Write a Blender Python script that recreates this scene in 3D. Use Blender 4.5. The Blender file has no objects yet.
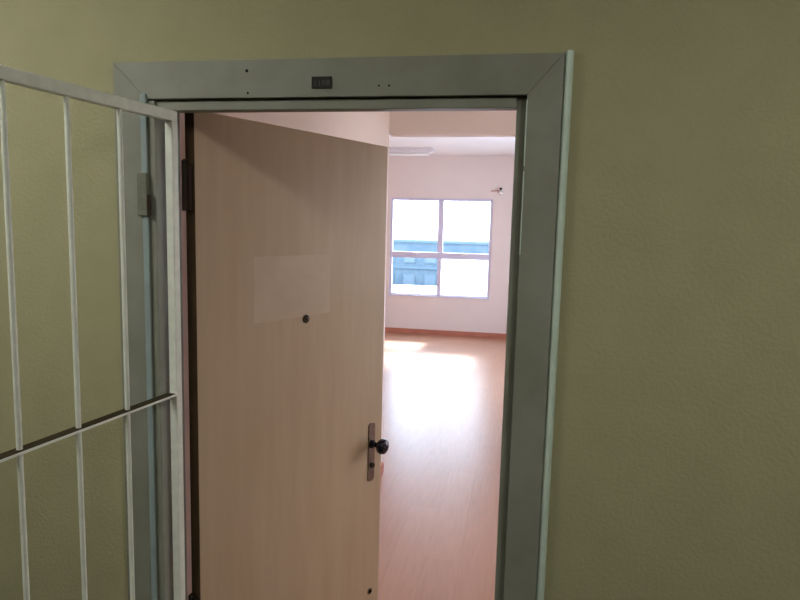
import bpy, bmesh, math
from mathutils import Vector, Matrix

SC = bpy.context.scene
COL = SC.collection

# ------------------------------------------------------------------ camera
CAM = Vector((0.4236, -1.3868, 1.8593))
YAW, PIT, ROL, FPX = 0.1797, 0.1196, 0.0249, 634.26
fw = Vector((-math.sin(YAW) * math.cos(PIT), math.cos(YAW) * math.cos(PIT), -math.sin(PIT)))
rt = Vector((math.cos(YAW), math.sin(YAW), 0))
up = rt.cross(fw)
r2 = math.cos(ROL) * rt + math.sin(ROL) * up
u2 = -math.sin(ROL) * rt + math.cos(ROL) * up
cd = bpy.data.cameras.new('camera')
cd.sensor_width = 36.0
cd.lens = FPX * 36.0 / 800.0
cd.clip_start = 0.02
cd.clip_end = 600
cam = bpy.data.objects.new('camera', cd)
COL.objects.link(cam)
M3 = Matrix((r2, u2, -fw)).transposed()
cam.matrix_world = Matrix.Translation(CAM) @ M3.to_4x4()
SC.camera = cam

# ------------------------------------------------------------------ world, sun, daylight portals, exposure
SC.view_settings.view_transform = 'Standard'
SC.view_settings.look = 'None'
SC.view_settings.gamma = 1.0
SC.view_settings.use_curve_mapping = False
SC.view_settings.exposure = 0.0
SKY = 13.0
SUN = 15.0
CORR = 21.0
world = bpy.data.worlds.new('sky')
SC.world = world
world.use_nodes = True
bg = world.node_tree.nodes['Background']
bg.inputs['Color'].default_value = (0.68, 0.83, 1.0, 1)
bg.inputs['Strength'].default_value = SKY

sl = bpy.data.lights.new('sun', 'SUN')
sl.energy = SUN
sl.angle = math.radians(8.0)
sl.color = (1.0, 0.97, 0.93)
so = bpy.data.objects.new('sun', sl)
COL.objects.link(so)
el, az = math.radians(40), math.radians(4)
sdir = Vector((math.sin(az) * math.cos(el), math.cos(az) * math.cos(el), math.sin(el)))   # towards the sun
so.rotation_euler = sdir.to_track_quat('Z', 'Y').to_euler()
so.location = (0, 20, 30)


def portal(x0, x1, z0, z1, y):
    l = bpy.data.lights.new('daylight_portal', 'AREA')
    l.shape = 'RECTANGLE'
    l.size = x1 - x0
    l.size_y = z1 - z0
    l.cycles.is_portal = True
    o = bpy.data.objects.new('daylight_portal', l)
    COL.objects.link(o)
    o.location = ((x0 + x1) / 2, y, (z0 + z1) / 2)
    o.rotation_euler = (-math.pi / 2, 0, 0)      # faces -y, into the room
    return o


# key measures -------------------------------------------------------------
XL, XR, H, CW = -0.43, 0.43, 2.13, 0.076      # casing inner edges, inner height, casing width
D = 9.194                                      # far wall
WX0, WX1, WZ0, WZ1 = -1.70, 0.008, 0.645, 2.295  # window opening
LX0, LX1 = -5.4, -3.0                          # second window, unseen, added further left on the same wall
RX0, RX1 = -6.0, 1.7                           # big room
CEIL = 2.99
BEAM_Y, BEAM_Z, HALL_X = 3.1, 2.486, -0.499
portal(WX0, WX1, WZ0, WZ1, D + 0.17)
portal(LX0, LX1, WZ0, WZ1, D + 0.17)
SY0, SY1 = 1.6, 2.6                          # unseen side window added to light the hall, on the latch side
RY0, RY1 = 4.7, 7.6                            # unseen side window added to light the room itself
for a, c in ((SY0, SY1), (RY0, RY1)):
    po = portal(a, c, WZ0, WZ1, 0)
    po.location = (RX1 + 0.17, (a + c) / 2, (WZ0 + WZ1) / 2)
    po.rotation_euler = (math.pi / 2, 0, math.pi / 2)   # faces -x


# ------------------------------------------------------------------ materials
def srgb(r, g, b):
    def f(c):
        c /= 255.0
        return c / 12.92 if c <= 0.04045 else ((c + 0.055) / 1.055) ** 2.4
    return (f(r), f(g), f(b), 1)


def mat(name, col, rough=0.6, spec=0.5, metal=0.0, var=0.0, vscale=6.0, bump=0.0, bscale=200.0,
        stretch=(1, 1, 1), col2=None, detail=4):
    m = bpy.data.materials.new(name)
    m.use_nodes = True
    nt = m.node_tree
    b = nt.nodes['Principled BSDF']
    b.inputs['Base Color'].default_value = col
    b.inputs['Roughness'].default_value = rough
    b.inputs['Specular IOR Level'].default_value = spec
    b.inputs['Metallic'].default_value = metal
    tc = nt.nodes.new('ShaderNodeTexCoord')
    mp = nt.nodes.new('ShaderNodeMapping')
    mp.inputs['Scale'].default_value = stretch
    nt.links.new(tc.outputs['Object'], mp.inputs['Vector'])
    if var > 0 or col2:
        n = nt.nodes.new('ShaderNodeTexNoise')
        n.inputs['Scale'].default_value = vscale
        n.inputs['Detail'].default_value = detail
        n.inputs['Roughness'].default_value = 0.6
        nt.links.new(mp.outputs['Vector'], n.inputs['Vector'])
        r = nt.nodes.new('ShaderNodeValToRGB')
        c2 = col2 or tuple(c * (1 - var) for c in col[:3]) + (1,)
        r.color_ramp.elements[0].position = 0.35
        r.color_ramp.elements[1].position = 0.65
        r.color_ramp.elements[0].color = c2
        r.color_ramp.elements[1].color = col
        nt.links.new(n.outputs['Fac'], r.inputs['Fac'])
        nt.links.new(r.outputs['Color'], b.inputs['Base Color'])
    if bump > 0:
        n = nt.nodes.new('ShaderNodeTexNoise')
        n.inputs['Scale'].default_value = bscale
        n.inputs['Detail'].default_value = 3
        nt.links.new(mp.outputs['Vector'], n.inputs['Vector'])
        bp = nt.nodes.new('ShaderNodeBump')
        bp.inputs['Strength'].default_value = bump
        bp.inputs['Distance'].default_value = 0.004
        nt.links.new(n.outputs['Fac'], bp.inputs['Height'])
        nt.links.new(bp.outputs['Normal'], b.inputs['Normal'])
    return m


def floor_mat():
    m = bpy.data.materials.new('laminate_planks')
    m.use_nodes = True
    nt = m.node_tree
    b = nt.nodes['Principled BSDF']
    tc = nt.nodes.new('ShaderNodeTexCoord')
    mp = nt.nodes.new('ShaderNodeMapping')
    mp.inputs['Rotation'].default_value = (0, 0, math.pi / 2)
    nt.links.new(tc.outputs['Object'], mp.inputs['Vector'])
    br = nt.nodes.new('ShaderNodeTexBrick')
    br.inputs['Scale'].default_value = 1.0
    br.inputs['Brick Width'].default_value = 1.3
    br.inputs['Row Height'].default_value = 0.19
    br.inputs['Mortar Size'].default_value = 0.0015
    br.inputs['Color1'].default_value = srgb(194, 144, 116)
    br.inputs['Color2'].default_value = srgb(190, 139, 111)
    br.inputs['Mortar'].default_value = srgb(182, 132, 104)
    nt.links.new(mp.outputs['Vector'], br.inputs['Vector'])
    n = nt.nodes.new('ShaderNodeTexNoise')
    n.inputs['Scale'].default_value = 9
    mp2 = nt.nodes.new('ShaderNodeMapping')
    mp2.inputs['Scale'].default_value = (6, 0.5, 1)
    nt.links.new(tc.outputs['Object'], mp2.inputs['Vector'])
    nt.links.new(mp2.outputs['Vector'], n.inputs['Vector'])
    mx = nt.nodes.new('ShaderNodeMix')
    mx.data_type = 'RGBA'
    mx.blend_type = 'MULTIPLY'
    mx.inputs['Factor'].default_value = 0.25
    nt.links.new(br.outputs['Color'], mx.inputs['A'])
    nt.links.new(n.outputs['Fac'], mx.inputs['B'])
    nt.links.new(mx.outputs['Result'], b.inputs['Base Color'])
    b.inputs['Roughness'].default_value = 0.33
    b.inputs['Specular IOR Level'].default_value = 0.6
    return m


def glass_mat(name, tint=(1, 1, 1, 1)):
    m = bpy.data.materials.new(name)
    m.use_nodes = True
    nt = m.node_tree
    nt.nodes.remove(nt.nodes['Principled BSDF'])
    out = nt.nodes['Material Output']
    t = nt.nodes.new('ShaderNodeBsdfTransparent')
    t.inputs['Color'].default_value = tint
    g = nt.nodes.new('ShaderNodeBsdfGlossy')
    g.inputs['Roughness'].default_value = 0.02
    lw = nt.nodes.new('ShaderNodeLayerWeight')
    lw.inputs['Blend'].default_value = 0.5
    pw = nt.nodes.new('ShaderNodeMath')
    pw.operation = 'POWER'
    pw.inputs[1].default_value = 4.0
    nt.links.new(lw.outputs['Facing'], pw.inputs[0])
    f = nt.nodes.new('ShaderNodeMath')
    f.operation = 'MULTIPLY_ADD'
    f.inputs[1].default_value = 0.9
    f.inputs[2].default_value = 0.03
    nt.links.new(pw.outputs[0], f.inputs[0])
    mx = nt.nodes.new('ShaderNodeMixShader')
    nt.links.new(f.outputs[0], mx.inputs['Fac'])
    nt.links.new(t.outputs[0], mx.inputs[1])
    nt.links.new(g.outputs[0], mx.inputs[2])
    nt.links.new(mx.outputs[0], out.inputs['Surface'])
    return m


def frosted_mat(name):
    m = bpy.data.materials.new(name)
    m.use_nodes = True
    nt = m.node_tree
    nt.nodes.remove(nt.nodes['Principled BSDF'])
    out = nt.nodes['Material Output']
    t = nt.nodes.new('ShaderNodeBsdfTranslucent')
    t.inputs['Color'].default_value = (0.92, 0.94, 0.95, 1)
    d = nt.nodes.new('ShaderNodeBsdfDiffuse')
    d.inputs['Color'].default_value = (0.9, 0.9, 0.9, 1)
    mx = nt.nodes.new('ShaderNodeMixShader')
    mx.inputs['Fac'].default_value = 0.2
    nt.links.new(t.outputs[0], mx.inputs[1])
    nt.links.new(d.outputs[0], mx.inputs[2])
    nt.links.new(mx.outputs[0], out.inputs['Surface'])
    return m


M = {}
M['corr'] = mat('olive_roughcast_wall_paint', srgb(176, 173.5, 138), 0.75, 0.3, var=0.06, vscale=9, bump=0.55, bscale=110)
M['corr_dark'] = mat('brown_corridor_paint', srgb(104, 92, 70), 0.7, 0.3, var=0.08, vscale=6)
M['corr_ceil'] = mat('corridor_ceiling_paint', srgb(190, 186, 160), 0.9, 0.2)
M['corr_floor'] = mat('corridor_tile', srgb(52, 46, 36), 0.5, 0.4, var=0.2, vscale=8)
M['casing'] = mat('worn_grey_green_paint', srgb(150, 153, 142), 0.5, 0.4, var=0.22, vscale=5, bump=0.08, bscale=60,
                  col2=srgb(134, 136, 123))
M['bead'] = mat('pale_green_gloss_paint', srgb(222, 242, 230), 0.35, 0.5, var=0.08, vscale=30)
M['bluestrip'] = mat('blue_grey_gloss_paint', srgb(160, 178, 180), 0.3, 0.6, var=0.12, vscale=25)
M['gate'] = mat('chipped_cream_enamel', srgb(243, 249, 238), 0.38, 0.5, var=0.10, vscale=40, bump=0.15, bscale=130)
M['railtop'] = mat('dark_brown_rail_top', srgb(62, 56, 40), 0.9, 0.1, var=0.3, vscale=30)
M['door'] = mat('tan_veneer', srgb(212, 188, 160), 0.42, 0.4, vscale=3.0, stretch=(5, 5, 0.6), col2=srgb(204, 178, 149))
M['dooredge'] = mat('dark_brown_door_edge', srgb(84, 66, 46), 0.7, 0.2, var=0.2, vscale=10)
M['residue'] = mat('pale_adhesive_residue', srgb(219, 198, 175), 0.42, 0.4, vscale=9, col2=srgb(212, 189, 165))
M['hinge'] = mat('dark_oxidised_steel', srgb(58, 46, 36), 0.5, 0.5, metal=0.5)
M['hingegrey'] = mat('painted_hinge_steel', srgb(130, 134, 118), 0.5, 0.4, var=0.2, vscale=60)
M['brass'] = mat('tarnished_brass', srgb(150, 132, 122), 0.28, 0.5, metal=0.85, var=0.25, vscale=40)
M['knob'] = mat('dark_blue_black_knob', srgb(32, 38, 58), 0.18, 0.6, metal=0.3)
M['black'] = mat('black_plastic', srgb(12, 12, 9), 0.5, 0.4)
M['digit'] = mat('dim_grey_lettering', srgb(92, 92, 90), 0.5, 0.4)
M['hole'] = mat('dark_hole', srgb(24, 18, 12), 0.9, 0.1)
M['lens'] = mat('peephole_lens', srgb(30, 26, 26), 0.08, 0.8)
M['room'] = mat('cream_room_paint', srgb(234, 217, 209), 0.8, 0.25, var=0.02, vscale=4)
M['ceil'] = mat('white_ceiling_paint', srgb(226, 220, 218), 0.85, 0.2)
M['base'] = mat('terracotta_skirting', srgb(194, 122, 98), 0.45, 0.4, var=0.1, vscale=6)
M['floor'] = floor_mat()
M['alu'] = mat('white_lilac_window_paint', srgb(212, 204, 222), 0.4, 0.4)
M['glass'] = glass_mat('clear_glass', (0.97, 0.98, 1, 1))
M['cream_glass'] = glass_mat('cream_tinted_glass', (0.98, 0.88, 0.80, 1))  # tinted to warm the daylight of the added hall window
M['frost'] = frosted_mat('frosted_glass')
M['white'] = mat('white_plastic', srgb(236, 234, 230), 0.4, 0.4)
M['lampgrey'] = mat('grey_lamp_housing', srgb(222, 212, 212), 0.5, 0.4)
M['facade'] = mat('blue_facade', srgb(76, 88, 96), 0.8, 0.2, vscale=0.6, col2=srgb(60, 76, 89))
M['facwin'] = mat('facade_window_glass', srgb(64, 80, 92), 0.6, 0.5)
M['facslab'] = mat('facade_pale_band', srgb(70, 85, 95), 0.8, 0.2)
M['whiteroof'] = mat('white_roof_coating', srgb(236, 236, 232), 0.8, 0.2)
M['street'] = mat('street_ground', srgb(120, 118, 112), 0.9, 0.2, var=0.2, vscale=0.2)
mm = bpy.data.materials.new('lamp_diffuser_light')
mm.use_nodes = True
mm.node_tree.nodes['Principled BSDF'].inputs['Emission Color'].default_value = (1.0, 0.98, 0.90, 1)
mm.node_tree.nodes['Principled BSDF'].inputs['Emission Strength'].default_value = CORR
M['emit'] = mm


# ------------------------------------------------------------------ mesh helpers
def box(bm, x0, x1, y0, y1, z0, z1):
    vs = [bm.verts.new((x, y, z)) for x in (x0, x1) for y in (y0, y1) for z in (z0, z1)]
    for f in ((0, 1, 3, 2), (4, 6, 7, 5), (0, 4, 5, 1), (2, 3, 7, 6), (0, 2, 6, 4), (1, 5, 7, 3)):
        bm.faces.new([vs[i] for i in f])
    return vs


def prism(bm, pts, y0, y1):
    """polygon in x,z extruded along y"""
    a = [bm.verts.new((x, y0, z)) for x, z in pts]
    b = [bm.verts.new((x, y1, z)) for x, z in pts]
    bm.faces.new(a)
    bm.faces.new(b[::-1])
    n = len(pts)
    for i in range(n):
        bm.faces.new((a[i], b[i], b[(i + 1) % n], a[(i + 1) % n]))


def tube(bm, p, q, r, seg=14, r1=None):
    p, q = Vector(p), Vector(q)
    d = q - p
    mt = Matrix.Translation((p + q) / 2) @ d.to_track_quat('Z', 'Y').to_matrix().to_4x4()
    bmesh.ops.create_cone(bm, cap_ends=True, segments=seg, radius1=r, radius2=r if r1 is None else r1,
                          depth=d.length, matrix=mt)


def lathe(bm, prof, origin, axis, seg=24):
    """profile of (radius, height) revolved about axis through origin"""
    q = Vector(axis).to_track_quat('Z', 'Y').to_matrix()
    rings = []
    for r, h in prof:
        rings.append([bm.verts.new(Vector(origin) + q @ Vector((r * math.cos(a), r * math.sin(a), h)))
                      for a in [2 * math.pi * k / seg for k in range(seg)]])
    for a, b in zip(rings, rings[1:]):
        for k in range(seg):
            bm.faces.new((a[k], a[(k + 1) % seg], b[(k + 1) % seg], b[k]))
    bm.faces.new(rings[0][::-1])
    bm.faces.new(rings[-1])


def obj(name, bm, m, parent=None, bevel=0.0, smooth=False, segs=2):
    bmesh.ops.recalc_face_normals(bm, faces=bm.faces)
    if bevel > 0:
        es = [e for e in bm.edges if len(e.link_faces) == 2 and e.calc_face_angle(0) > 0.6]
        bmesh.ops.bevel(bm, geom=es, offset=bevel, segments=segs, profile=0.5, affect='EDGES')
    me = bpy.data.meshes.new(name)
    bm.to_mesh(me)
    bm.free()
    if smooth:
        for p in me.polygons:
            p.use_smooth = True
    me.materials.append(m)
    o = bpy.data.objects.new(name, me)
    COL.objects.link(o)
    if parent:
        o.parent = parent
    return o


def empty(name, loc=(0, 0, 0), rz=0.0):
    o = bpy.data.objects.new(name, None)
    o.empty_display_size = 0.1
    COL.objects.link(o)
    o.location = loc
    o.rotation_euler = (0, 0, rz)
    return o


def tag(o, label, cat, kind=None, group=None):
    o['label'] = label
    o['category'] = cat
    if kind:
        o['kind'] = kind
    if group:
        o['group'] = group
    return o


def B():
    return bmesh.new()


# ------------------------------------------------------------------ corridor shell
WT = 0.15          # wall thickness
CX0, CX1, CY0, CZ = -3.2, 3.2, -2.1, 2.8
b = B()
OX = 0.475
box(b, RX0 - .1, -OX, 0, WT, 0, CEIL + .1)
box(b, OX, CX1, 0, WT, 0, CEIL + .1)
box(b, -OX, OX, 0, WT, H + 0.045, CEIL + .1)
tag(obj('wall_front', b, M['corr']), 'olive green roughcast corridor wall around the doorway', 'wall', 'structure')
b = B(); box(b, CX0, CX1, CY0 - .1, CY0, 0, CZ)
tag(obj('wall_corridor', b, M['corr_dark']), 'brown corridor wall facing the doorway', 'wall', 'structure')
b = B(); box(b, CX0 - .1, CX0, CY0, 0, 0, CZ)
tag(obj('wall_corridor_left', b, M['corr']), 'olive green wall closing the corridor beyond the gate', 'wall', 'structure')
b = B(); box(b, CX1, CX1 + .1, CY0, 0, 0, CZ)
tag(obj('wall_corridor_right', b, M['corr']), 'olive green wall closing the corridor on the side without the gate', 'wall', 'structure')
b = B(); box(b, CX0, CX1, CY0, 0, CZ, CZ + .1)
tag(obj('ceiling_corridor', b, M['corr_ceil']), 'plain pale corridor ceiling outside the doorway', 'ceiling', 'structure')
b = B(); box(b, CX0, CX1, CY0, 0, -.1, 0)
tag(obj('floor_corridor', b, M['corr_floor']), 'dark tiled corridor floor outside the doorway', 'floor', 'structure')

# ------------------------------------------------------------------ room shell
b = B(); box(b, RX0, RX1, 0.0, D + 0.2, -.1, 0)
bmesh.ops.translate(b, verts=b.verts, vec=(0, 0, 0))
tag(obj('floor', b, M['floor']), 'glossy orange pink laminate floor of the bright room', 'floor', 'structure')
b = B(); box(b, RX0, RX1, WT, D, CEIL, CEIL + .1)
tag(obj('ceiling', b, M['ceil']), 'white ceiling of the bright room', 'ceiling', 'structure')
b = B()
y0, y1 = D, D + .15
box(b, RX0, LX0, y0, y1, 0, CEIL)
box(b, LX1, WX0, y0, y1, 0, CEIL)
box(b, WX1, RX1, y0, y1, 0, CEIL)
for a, c in ((LX0, LX1), (WX0, WX1)):
    box(b, a, c, y0, y1, 0, WZ0)
    box(b, a, c, y0, y1, WZ1, CEIL)
tag(obj('wall_back', b, M['room']), 'cream far wall holding the bright window', 'wall', 'structure')
b = B(); box(b, RX0 - .1, RX0, WT, D, 0, CEIL)
tag(obj('wall_left', b, M['room']), 'cream side wall of the room on the hinge side of the door', 'wall', 'structure')
b = B()
for a, c, z0, z1 in ((WT, SY0, 0, CEIL), (SY1, RY0, 0, CEIL), (RY1, D, 0, CEIL), (SY0, SY1, 0, WZ0), (SY0, SY1, WZ1, CEIL),
                      (RY0, RY1, 0, WZ0), (RY0, RY1, WZ1, CEIL)):
    box(b, RX1, RX1 + .15, a, c, z0, z1)
tag(obj('wall_right', b, M['room']), 'cream side wall of the room on the latch side of the door', 'wall', 'structure')
b = B(); box(b, HALL_X - .15, HALL_X, WT, BEAM_Y, 0, CEIL)
tag(obj('wall_hall_left', b, M['room']), 'short cream hall wall seen above the open door', 'wall', 'structure')
b = B(); box(b, HALL_X, RX1, BEAM_Y, BEAM_Y + .14, BEAM_Z, CEIL)
tag(obj('beam', b, M['room']), 'dropped cream beam across the hall just inside the doorway', 'beam', 'structure')
b = B()
box(b, RX0, RX1, D - .018, D, 0, .085)
tag(obj('baseboard_back', b, M['base'], bevel=.004), 'terracotta skirting along the far wall below the window', 'baseboard', 'structure')
b = B(); box(b, HALL_X, HALL_X + .015, WT, BEAM_Y, 0, .085)
tag(obj('baseboard_hall', b, M['base'], bevel=.004), 'terracotta skirting along the hall wall behind the door', 'baseboard', 'structure')


# ------------------------------------------------------------------ windows
def window(name, x0, x1, frost, label, loc=None, rz=0.0, pane='glass'):
    r = empty(name, loc or ((x0 + x1) / 2, D + .05, WZ0), rz)
    hw = (x1 - x0) / 2
    hh = WZ1 - WZ0
    zt = 1.345 - WZ0
    f = .042
    b = B()
    box(b, -hw, hw, -.035, .035, 0, f); box(b, -hw, hw, -.035, .035, hh - f, hh)
    box(b, -hw, -hw + f, -.035, .035, f, hh - f); box(b, hw - f, hw, -.035, .035, f, hh - f)
    obj('window_frame', b, M['alu'], r, bevel=.003)
    b = B(); box(b, -.045, .045, -.032, .032, zt + .055, hh - f); box(b, -.032, .032, -.032, .032, f, zt - .055)
    obj('mullion', b, M['alu'], r, bevel=.003)
    b = B(); box(b, -hw + f, hw - f, -.034, .034, zt - .05, zt + .05)
    tr = obj('transom', b, M['alu'], r, bevel=.003)
    for s in (-1, 1):
        b = B(); box(b, s * .42 - .05, s * .42 + .05, -.06, -.034, zt + .012, zt + .045)
        obj('latch', b, M['lampgrey'], tr, bevel=.004)
    for s in (-1, 1):
        a, c = sorted((s * .04, s * (hw - f + .002)))
        b = B(); box(b, a, c, -.003, .003, zt + .04, hh - f + .002)
        obj('pane', b, M[pane], r)
        a, c = sorted((s * .028, s * (hw - f + .002)))
        b = B(); box(b, a, c, -.003, .003, f - .002, zt - .04)
        fr = frost and s == 1
        p = obj('frosted_pane' if fr else 'pane', b, M['frost'] if fr else M[pane], r)
        if fr:
            p['label'] = 'white frosted pane'
            b = B(); box(b, .30, .70, -.022, -.006, f + .014, f + .03)
            obj('finger_pull', b, M['lampgrey'], p, bevel=.003)
    b = B(); box(b, -hw - .0, hw + .0, -.07, -.036, -.0, .018)
    obj('window_sill', b, M['alu'], r, bevel=.003)
    tag(r, label, 'window', 'structure')
    return r


window('window_1', WX0, WX1, True, 'bright four pane window in the far wall with a lilac white frame')
window('fill_window_2', LX0, LX1, False, 'added second window further along the far wall, out of view behind the door')  # not in view, added to bring more daylight into the room

window('fill_window_3', SY0, SY1, False, 'added side window of the hall, out of view on the latch side of the doorway',
       (RX1 + .05, (SY0 + SY1) / 2, WZ0), -math.pi / 2, 'cream_glass')  # not in view, added as fill light for hall and door

window('fill_window_4', RY0, RY1, False, 'added wide side window of the room, out of view on the latch side beyond the beam',
       (RX1 + .05, (RY0 + RY1) / 2, WZ0), -math.pi / 2)  # not in view, added to brighten the far wall

# ------------------------------------------------------------------ doorway trim
tr = empty('trim_1', (0, 0, 0))
tag(tr, 'worn grey green wooden door casing around the open doorway', 'door frame', 'structure')
yf = -.015
g = .00012
XO, ZO, XOL = XR + .0715, H + .082, XL - .083
b = B(); prism(b, [(XOL, 0), (XL, 0), (XL, H - g), (XOL, ZO - g)], yf, 0)
obj('side_casing', b, M['casing'], tr, bevel=.0009)
b = B(); prism(b, [(XR, 0), (XO, 0), (XO, ZO - g), (XR, H - g)], yf, 0)
obj('side_casing', b, M['casing'], tr, bevel=.0009)
b = B(); prism(b, [(XL, H + g), (XR, H + g), (XO, ZO + g), (XOL, ZO + g)], yf, 0)
hc = obj('head_casing', b, M['casing'], tr, bevel=.0009)
# nail holes and paint chips on the head casing
for x, z, s in ((-.184, 2.188, .0036), (-.182, 2.140, .0026), (.117, 2.152, .0022), (.139, 2.152, .0022)):
    b = B(); lathe(b, [(s, 0), (s, .0008)], (x, yf + .0002, z), (0, -1, 0), 10)
    obj('nail_hole', b, M['hole'], hc)
# jamb lining (stop) set just behind the casing, with a narrow dark gap under the head casing
ST = .0205
gap = .0035
b = B()
box(b, XL - .0005, XL + ST - .0025, -.012, .10, 0, H - gap)
obj('jamb', b, M['casing'], tr, bevel=.002)
b = B(); box(b, XR - ST, XR + .02, .006, .14, 0, H - gap)
obj('jamb', b, M['casing'], tr, bevel=.002)
b = B(); box(b, XL + ST - .0025, XR - ST, -.004, .03, H - .0245, H - gap)
obj('head_jamb', b, M['casing'], tr, bevel=.002)
b = B(); box(b, -.46, .46, .02, .06, H - .0055, H + .04); box(b, -.46, .46, .06, WT, H, H + .04)
obj('head_lining', b, M['casing'], tr)
# thin pale edge along the inner corner of the latch-side casing
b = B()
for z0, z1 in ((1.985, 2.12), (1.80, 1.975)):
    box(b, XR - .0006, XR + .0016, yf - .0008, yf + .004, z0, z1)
obj('pale_edge', b, M['bead'], tr)['label'] = 'thin pale edge'

bd = B()
prism(bd, [(XO + .0003 + .0185 * (.5 - .5 * math.cos(math.pi * k / 8)), -.0002 - .0175 * math.sin(math.pi * k / 8)) for k in range(9)], 0, ZO + .004)
for v in bd.verts:      # the profile was drawn in x,z: stand it upright
    x, y, z = v.co
    v.co = (x, z, y)
bead = obj('trim_2', bd, M['bead'])
tag(bead, 'pale green half round bead running up beside the casing on the latch side', 'trim', 'structure')

gs = empty('trim_3', (0, 0, 0))
tag(gs, 'blue grey metal strip on the hinge side casing behind the gate', 'metal strip', 'structure')
b = B(); box(b, XL - .014, XL + .001, yf - .006, yf, .01, H + .012)
obj('strip', b, M['bluestrip'], gs, bevel=.002)
b = B(); box(b, XL - .022, XL + .0025, yf - .012, yf - .0005, 1.862, 1.962)
b2 = obj('hinge_leaf', b, M['hingegrey'], gs, bevel=.002)
b = B(); tube(b, (XL + .006, yf - .008, 1.864), (XL + .006, yf - .008, 1.912), .0045)
obj('hinge_pin', b, M['hinge'], gs)

# ------------------------------------------------------------------ door leaf, swung into the room
TH = 1.1508
door = empty('door_1', (-.3553, .0631, .008), TH)
tag(door, 'tan veneered wooden door standing ajar into the room', 'door', 'structure')
DW, DH, DT = .8015, 2.1125, .034
b = B(); box(b, .0015, DW, 0, DT, 0, DH)
obj('leaf', b, M['door'], door, bevel=.0015)
b = B(); box(b, -.0006, .0014, .0008, DT - .0008, .001, DH - .001)
obj('hinge_edge', b, M['dooredge'], door)['label'] = 'dark brown edge of the door'
b = B(); box(b, .189, .506, -.0003, .0004, 1.568, 1.752)
obj('sticker_residue', b, M['residue'], door)['label'] = 'pale rectangle left by a sticker'
b = B(); lathe(b, [(.013, -.001), (.013, .002), (.011, .004), (.007, .0042)], (.398, 0, 1.559), (0, -1, 0), 24)
ph = obj('peephole', b, M['hinge'], door, smooth=False)
b = B(); lathe(b, [(.006, 0), (.005, .002), (.002, .0028)], (.399, -.0036, 1.560), (0, -1, 0), 16)
obj('lens', b, M['lens'], ph, smooth=True)
# lock plate + knob + keyhole
b = B(); prism(b, [(.740 + .019 * math.sin(t) , 1.043 + .096 * (1 if math.cos(t) > 0 else -1) + .012 * math.cos(t)) for t in [2 * math.pi * k / 24 for k in range(24)]], -.003, .0004)
pl = obj('lock_plate', b, M['brass'], door, bevel=.001)
b = B(); lathe(b, [(.010, 0), (.010, .004), (.0095, .008)], (.741, -.003, .995), (0, -1, 0), 16)
cy = obj('key_cylinder', b, M['hinge'], pl)
b = B(); box(b, .7395, .7425, -.0115, -.0108, .988, 1.002)
obj('keyhole', b, M['hole'], cy)
b = B(); lathe(b, [(.015, 0), (.015, .005), (.009, .009), (.009, .024), (.017, .029), (.0255, .037), (.0275, .046), (.0255, .055), (.018, .061), (.008, .063)],
              (.741, -.003, 1.073), (0, -1, 0), 28)
obj('knob', b, M['knob'], door, smooth=True)
b = B(); lathe(b, [(.015, 0), (.009, .009), (.009, .024), (.0255, .037), (.0275, .046), (.0255, .055), (.008, .063)],
              (.741, DT, 1.073), (0, 1, 0), 28)
obj('knob', b, M['knob'], door, smooth=True)
b = B(); lathe(b, [(.012, -.001), (.012, .002), (.009, .0026)], (.748, 0, .511), (0, -1, 0), 20)
ll = obj('lower_lock', b, M['brass'], door)
b = B(); lathe(b, [(.008, 0), (.0075, .0022)], (.748, -.0024, .511), (0, -1, 0), 16)
obj('keyhole', b, M['hole'], ll)
# hinges on the room side of the hinge edge
for z in (1.928, .80, .22):
    b = B(); tube(b, (-.010, DT - .012, z - .058), (-.010, DT - .012, z + .058), .0085)
    hg = obj('hinge', b, M['hinge'], door)
    b = B(); box(b, -.010, -.0008, DT - .030, DT - .004, z - .056, z + .056)
    obj('hinge_leaf', b, M['hinge'], hg)
    b = B(); lathe(b, [(.0085, 0), (.009, .004), (.004, .009)], (-.010, DT - .012, z + .058), (0, 0, 1), 14)
    obj('hinge_tip', b, M['hinge'], hg, smooth=True)

# ------------------------------------------------------------------ security gate, swung out towards the camera
gate = empty('security_gate', (-.3768, -.0022, 0), 4.5676)
tag(gate, 'cream painted metal bar gate swung open in front of the doorway', 'gate')
GT, GB, GW = 2.105, .06, .80
b = B(); box(b, -.0105, .0105, -.0105, .0105, GB, GT - .0242)
obj('hinge_stile', b, M['gate'], gate, bevel=.002)
b = B(); box(b, GW - .0105, GW + .0105, -.0105, .0105, GB, GT - .0242)
obj('latch_stile', b, M['gate'], gate, bevel=.002)
b = B(); box(b, -.0105, GW + .0105, -.0105, .0105, GT - .024, GT)
obj('top_rail', b, M['gate'], gate, bevel=.002)
b = B(); box(b, .0107, GW - .0107, -.0105, .0105, GB, GB + .024)
obj('bottom_rail', b, M['gate'], gate, bevel=.002)
for z in (1.439, .74):
    b = B(); box(b, .0107, GW - .0107, -.0125, .0125, z - .0055, z)
    cr = obj('cross_rail', b, M['gate'], gate, bevel=.001)
    b = B(); box(b, .0155, GW - .0155, -.0118, .0118, z + .0001, z + .0009)  # thin dark brown layer over the rail's upper face
    obj('dark_film', b, M['railtop'], cr)['label'] = 'dark upper face'
for s in (.1624, .2969, .4298, .5628, .6957):
    b = B(); tube(b, (s, 0, GB + .02), (s, 0, GT - .022), .0052, 16)
    obj('bar', b, M['gate'], gate, smooth=False)

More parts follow.
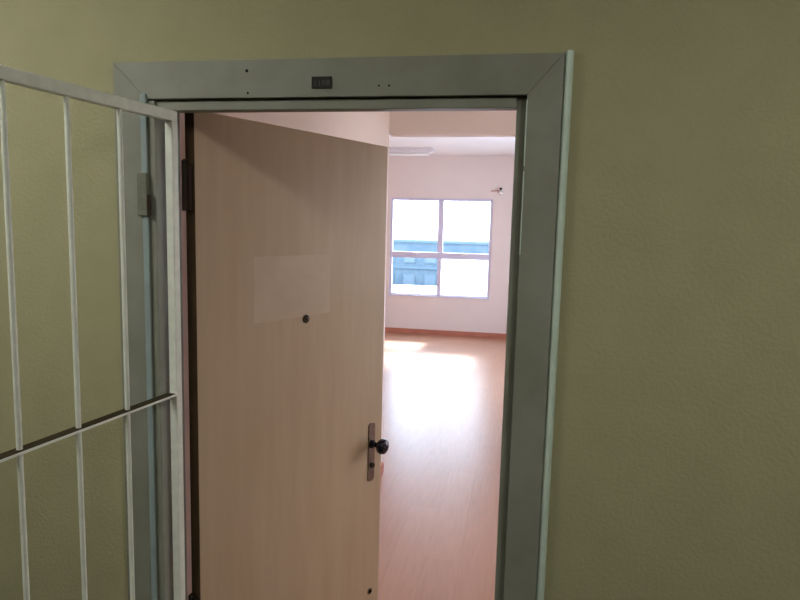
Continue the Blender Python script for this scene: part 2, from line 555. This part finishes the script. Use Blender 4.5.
# ------------------------------------------------------------------ number plate
pc = Vector((-.0105, yf, 2.1602))
npl = empty('number_plate', pc)
tag(npl, 'small black room number plate on the head casing above the door', 'number plate')
b = B(); box(b, -.0225, .0225, -.003, 0, -.0125, .0125)
obj('plate', b, M['black'], npl, bevel=.0008)
for k, ch in enumerate('1108'):
    cu = bpy.data.curves.new('digit', 'FONT')
    cu.body = ch
    cu.size = .017
    cu.extrude = .0003
    cu.align_x = 'CENTER'
    t = bpy.data.objects.new('digit_source', cu)
    COL.objects.link(t)
    bpy.context.view_layer.update()
    me = bpy.data.meshes.new_from_object(t.evaluated_get(bpy.context.evaluated_depsgraph_get()))
    bpy.data.objects.remove(t)
    me.transform(Matrix.Rotation(math.pi / 2, 4, 'X'))
    me.materials.clear()
    me.materials.append(M['digit'])
    o = bpy.data.objects.new('digit', me)
    COL.objects.link(o)
    o.parent = npl
    o.location = (-.0145 + .0098 * k, -.0034, -.0065)

# ------------------------------------------------------------------ room fittings
cl = empty('ceiling_light', (-1.52, 8.2, CEIL))
tag(cl, 'unlit long grey fluorescent fitting under the room ceiling near the window', 'ceiling light')
b = B(); prism(b, [(-.64, 0), (.64, 0), (.64, -.055), (.60, -.075), (-.60, -.075), (-.64, -.055)], -.09, .09)
obj('housing', b, M['lampgrey'], cl, bevel=.004)
for y in (-.045, .045):
    b = B(); tube(b, (-.58, y, -.093), (.58, y, -.093), .014)
    obj('tube', b, M['white'], cl, smooth=False)

wb = empty('wall_bracket', (.125, D, 2.43))
tag(wb, 'small white curtain rod bracket on the far wall beside the window', 'bracket')
b = B(); box(b, -.022, .022, -.006, 0, -.05, .05)
obj('plate', b, M['white'], wb, bevel=.003)
b = B(); tube(b, (0, -.006, .03), (0, -.07, .03), .012); lathe(b, [(.018, 0), (.022, .012), (.012, .022)], (0, -.068, .03), (0, -1, 0), 16)
obj('peg', b, M['hinge'], wb)
b = B(); bmesh.ops.create_uvsphere(b, u_segments=16, v_segments=10, radius=.034, matrix=Matrix.Translation((.004, -.036, -.032)))
obj('knob', b, M['white'], wb, smooth=True)
b = B(); tube(b, (-.02, -.02, .0), (-.16, -.012, -.004), .006)
obj('rod_stub', b, M['base'], wb)

# unseen corridor lamps for the wall, casing and gate; the second added for brightness
for lx, ly, lab in ((-1.1, -1.05, 'square lit ceiling lamp over the corridor beyond the gate'),
                (1.35, -1.5, 'added square lit ceiling lamp over the corridor on the latch side of the doorway')):
    lp = empty('corridor_lamp', (lx, ly, CZ))
    tag(lp, lab, 'ceiling light', group='corridor lamps')
    b = B(); box(b, -.26, .26, -.26, .26, -.03, 0)
    obj('lamp_base', b, M['white'], lp, bevel=.006)
    b = B(); box(b, -.24, .24, -.24, .24, -.07, -.0302)
    obj('diffuser', b, M['emit'], lp, bevel=.015)

# ------------------------------------------------------------------ outside the window
GZ = -24
b = B(); box(b, -160, 160, D + 3, 330, GZ - .5, GZ)
tag(obj('ground', b, M['street']), 'street ground far below the window', 'ground', 'structure')
BY = 75.0
bl = empty('apartment_building', (-8, BY, GZ))
tag(bl, 'long blue flat topped building seen through the window', 'building')
top = CAM.z - (BY - CAM.y) * .0250 - GZ
b = B(); box(b, -40, 40, 0, 14, 0, top - .3)
obj('wall', b, M['facade'], bl)
b = B(); box(b, -40.2, 40.2, -.25, 14.2, top - .3, top)
obj('parapet', b, M['facslab'], bl)
for r in range(3):
    zf = top - 1.2 - 2.9 * r
    b = B(); box(b, -40.1, 40.1, -.15, -.001, zf - 2.3, zf - 2.0)
    obj('floor_band', b, M['facslab'], bl)
    for k in range(13):
        x = -20 + k * 2.6
        f = B(); box(f, x - .75, x + .75, -.10, -.001, zf - 1.6, zf - .1)
        w = obj('window', f, M['facslab'], bl)
        f = B(); box(f, x - .66, x + .66, -.13, -.101, zf - 1.5, zf - .2)
        obj('pane', f, M['facwin'], w)
LY = 52.0
lo = empty('low_building', (-7, LY, GZ))
tag(lo, 'low white building with a sunlit flat roof below the blue one', 'building')
lz = CAM.z - (LY - CAM.y) * .125 - GZ
b = B(); box(b, -30, 30, 0, 15, 0, lz - .2)
obj('wall', b, M['whiteroof'], lo)
b = B(); box(b, -30.2, 30.2, -.2, 15.2, lz - .2, lz)
obj('roof', b, M['whiteroof'], lo)
for k in range(4):
    x = -3 + 4.2 * k
    b = B(); box(b, x - .7, x + .7, 7, 8.4, lz, lz + .55)
    obj('roof_vent', b, M['whiteroof'], lo, bevel=.05)
